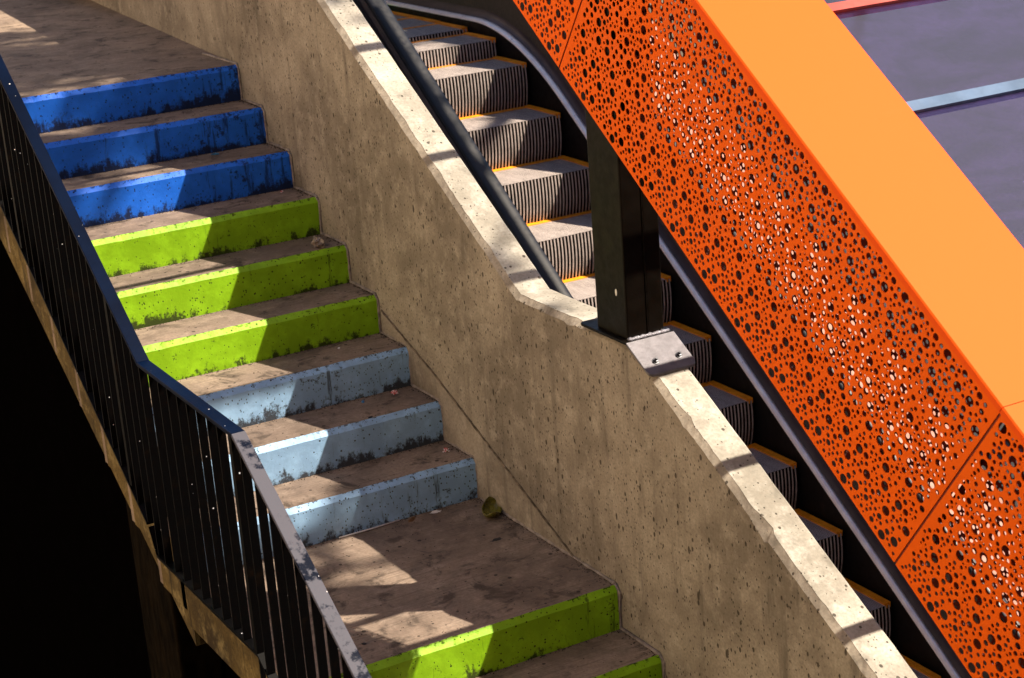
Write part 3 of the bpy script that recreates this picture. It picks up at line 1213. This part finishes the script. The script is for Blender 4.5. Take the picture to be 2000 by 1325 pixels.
tag(m.build('drinking_straw', 'white_paper', None, True), 'thin white straw lying along the lowest pale grey riser', 'straw')

# ------------------------------------------------------------------ unseen building added on the left to bounce warm sunlight
MT['render'] = mat_simple('warm_render', (0.90, 0.72, 0.53), 0.9, 0, 0.2, 0.05, 1.5, 0.2)
MT['window'] = mat_simple('window_glass', (0.03, 0.04, 0.05), 0.08, 0, 0.5)
bd = tag(empty('bounce_building', (-12, 0, -5)), 'unseen pale ochre building added to bounce sunlight onto the wall and panel', 'building')
m = MB()
m.box(-16, -10, -22, 26, -5, 11.0)
child(m.build('wall', 'render'), bd)
for fl in range(4):
    for wi in range(12):
        y0 = -20.6 + wi * 4.0
        z0 = -3.6 + fl * 3.1
        m = MB()
        m.box(-10.0, -9.985, y0, y0 + 1.1, z0, z0 + 1.6)
        wo = child(m.build('window', 'window'), bd)
        m = MB()
        m.box(-9.999, -9.90, y0 - 0.08, y0 + 1.18, z0 - 0.09, z0 - 0.01)
        so = m.build('sill', 'render', wo)
m = MB()
m.box(-16.2, -9.8, -22.2, 26.2, 11.002, 11.2)
child(m.build('roof', 'render'), bd)

# unseen dark brick building added behind the viewpoint to block sky light
MT['brick'] = mat_simple('dark_brick', (0.09, 0.055, 0.04), 0.9, 0, 0.2, 0.25, 4, 0.3)
b2 = tag(empty('blocker_building', (6, -16, -5)), 'unseen dark brick building added to block light from behind the viewpoint', 'building')
m = MB()
m.box(-9, 26, -19, -14, -5, 13)
child(m.build('wall', 'brick'), b2)
m = MB()
m.box(-9.2, 26.2, -19.2, -13.8, 13.002, 13.3)
child(m.build('roof', 'brick'), b2)
for fl in range(5):
    for wi in range(8):
        m = MB()
        m.box(-7 + wi * 4.1, -5.8 + wi * 4.1, -14.0, -13.985, -3.6 + fl * 3.2, -1.9 + fl * 3.2)
        child(m.build('window', 'window'), b2)

# ------------------------------------------------------------------ tree out of frame whose leaves dapple the upper steps
MT['bark'] = mat_simple('bark', (0.09, 0.06, 0.04), 0.9, bump=0.5, scale=12)
MT['leaf'] = mat_simple('leaf_green', (0.05, 0.10, 0.02), 0.6, var=0.4, scale=3)
tr = tag(empty('street_tree', (8.8, 2.4, -5)), 'leafy street tree standing beyond the escalator', 'tree')
m = MB()
m.tube([(8.8, 2.4, -5), (8.75, 2.3, -1), (8.7, 2.2, 3), (8.5, 2.0, 6), (8.2, 1.6, 8.5)], [0.26, 0.22, 0.17, 0.12, 0.05], 10)
clumps = []
rt = random.Random(5)
for cx, cy, cz, rr, cnt in ((7.15, -1.0, 9.1, 1.15, 1900), (8.3, 1.5, 8.4, 1.5, 2000), (5.4, -2.2, 9.3, 0.95, 900), (8.6, 0.8, 8.3, 1.3, 1400),
                           (4.95, -2.75, 9.35, 0.62, 1100), (4.8, -1.5, 9.4, 0.85, 1000), (4.75, -3.62, 9.1, 0.40, 150), (5.35, -3.55, 9.4, 0.55, 330),
                           (5.7, -6.25, 9.15, 0.26, 60)):
    m.tube([(8.55, 2.05, 5.2), ((8.5 + cx) / 2, (cy + 2) / 2, (6.4 + cz) / 2), (cx, cy, cz)], [0.09, 0.06, 0.02], 7)
    clumps.append((cx, cy, cz, rr, cnt))
child(m.build('trunk', 'bark', None, True), tr)
lm = MB()
for cx, cy, cz, rr, cnt in clumps:
    subs = [Vector((rt.gauss(0, 0.5), rt.gauss(0, 0.5), rt.gauss(0, 0.4))) * rr for _ in range(22)]
    for _ in range(cnt):
        c = Vector((cx, cy, cz)) + rt.choice(subs) + Vector((rt.gauss(0, 1), rt.gauss(0, 1), rt.gauss(0, 1))) * 0.17 * rr
        a = Vector((rt.gauss(0, 1), rt.gauss(0, 1), rt.gauss(0, 1))).normalized()
        b = a.orthogonal().normalized()
        L_, W_ = rt.uniform(0.07, 0.12), rt.uniform(0.035, 0.05)
        lm.add([c - a * L_, c + b * W_, c + a * L_, c - b * W_], [(0, 1, 2, 3)])
me = bpy.data.meshes.new('crown')
me.from_pydata(lm.v, [], lm.f)
child(link('crown', me, 'leaf'), tr)
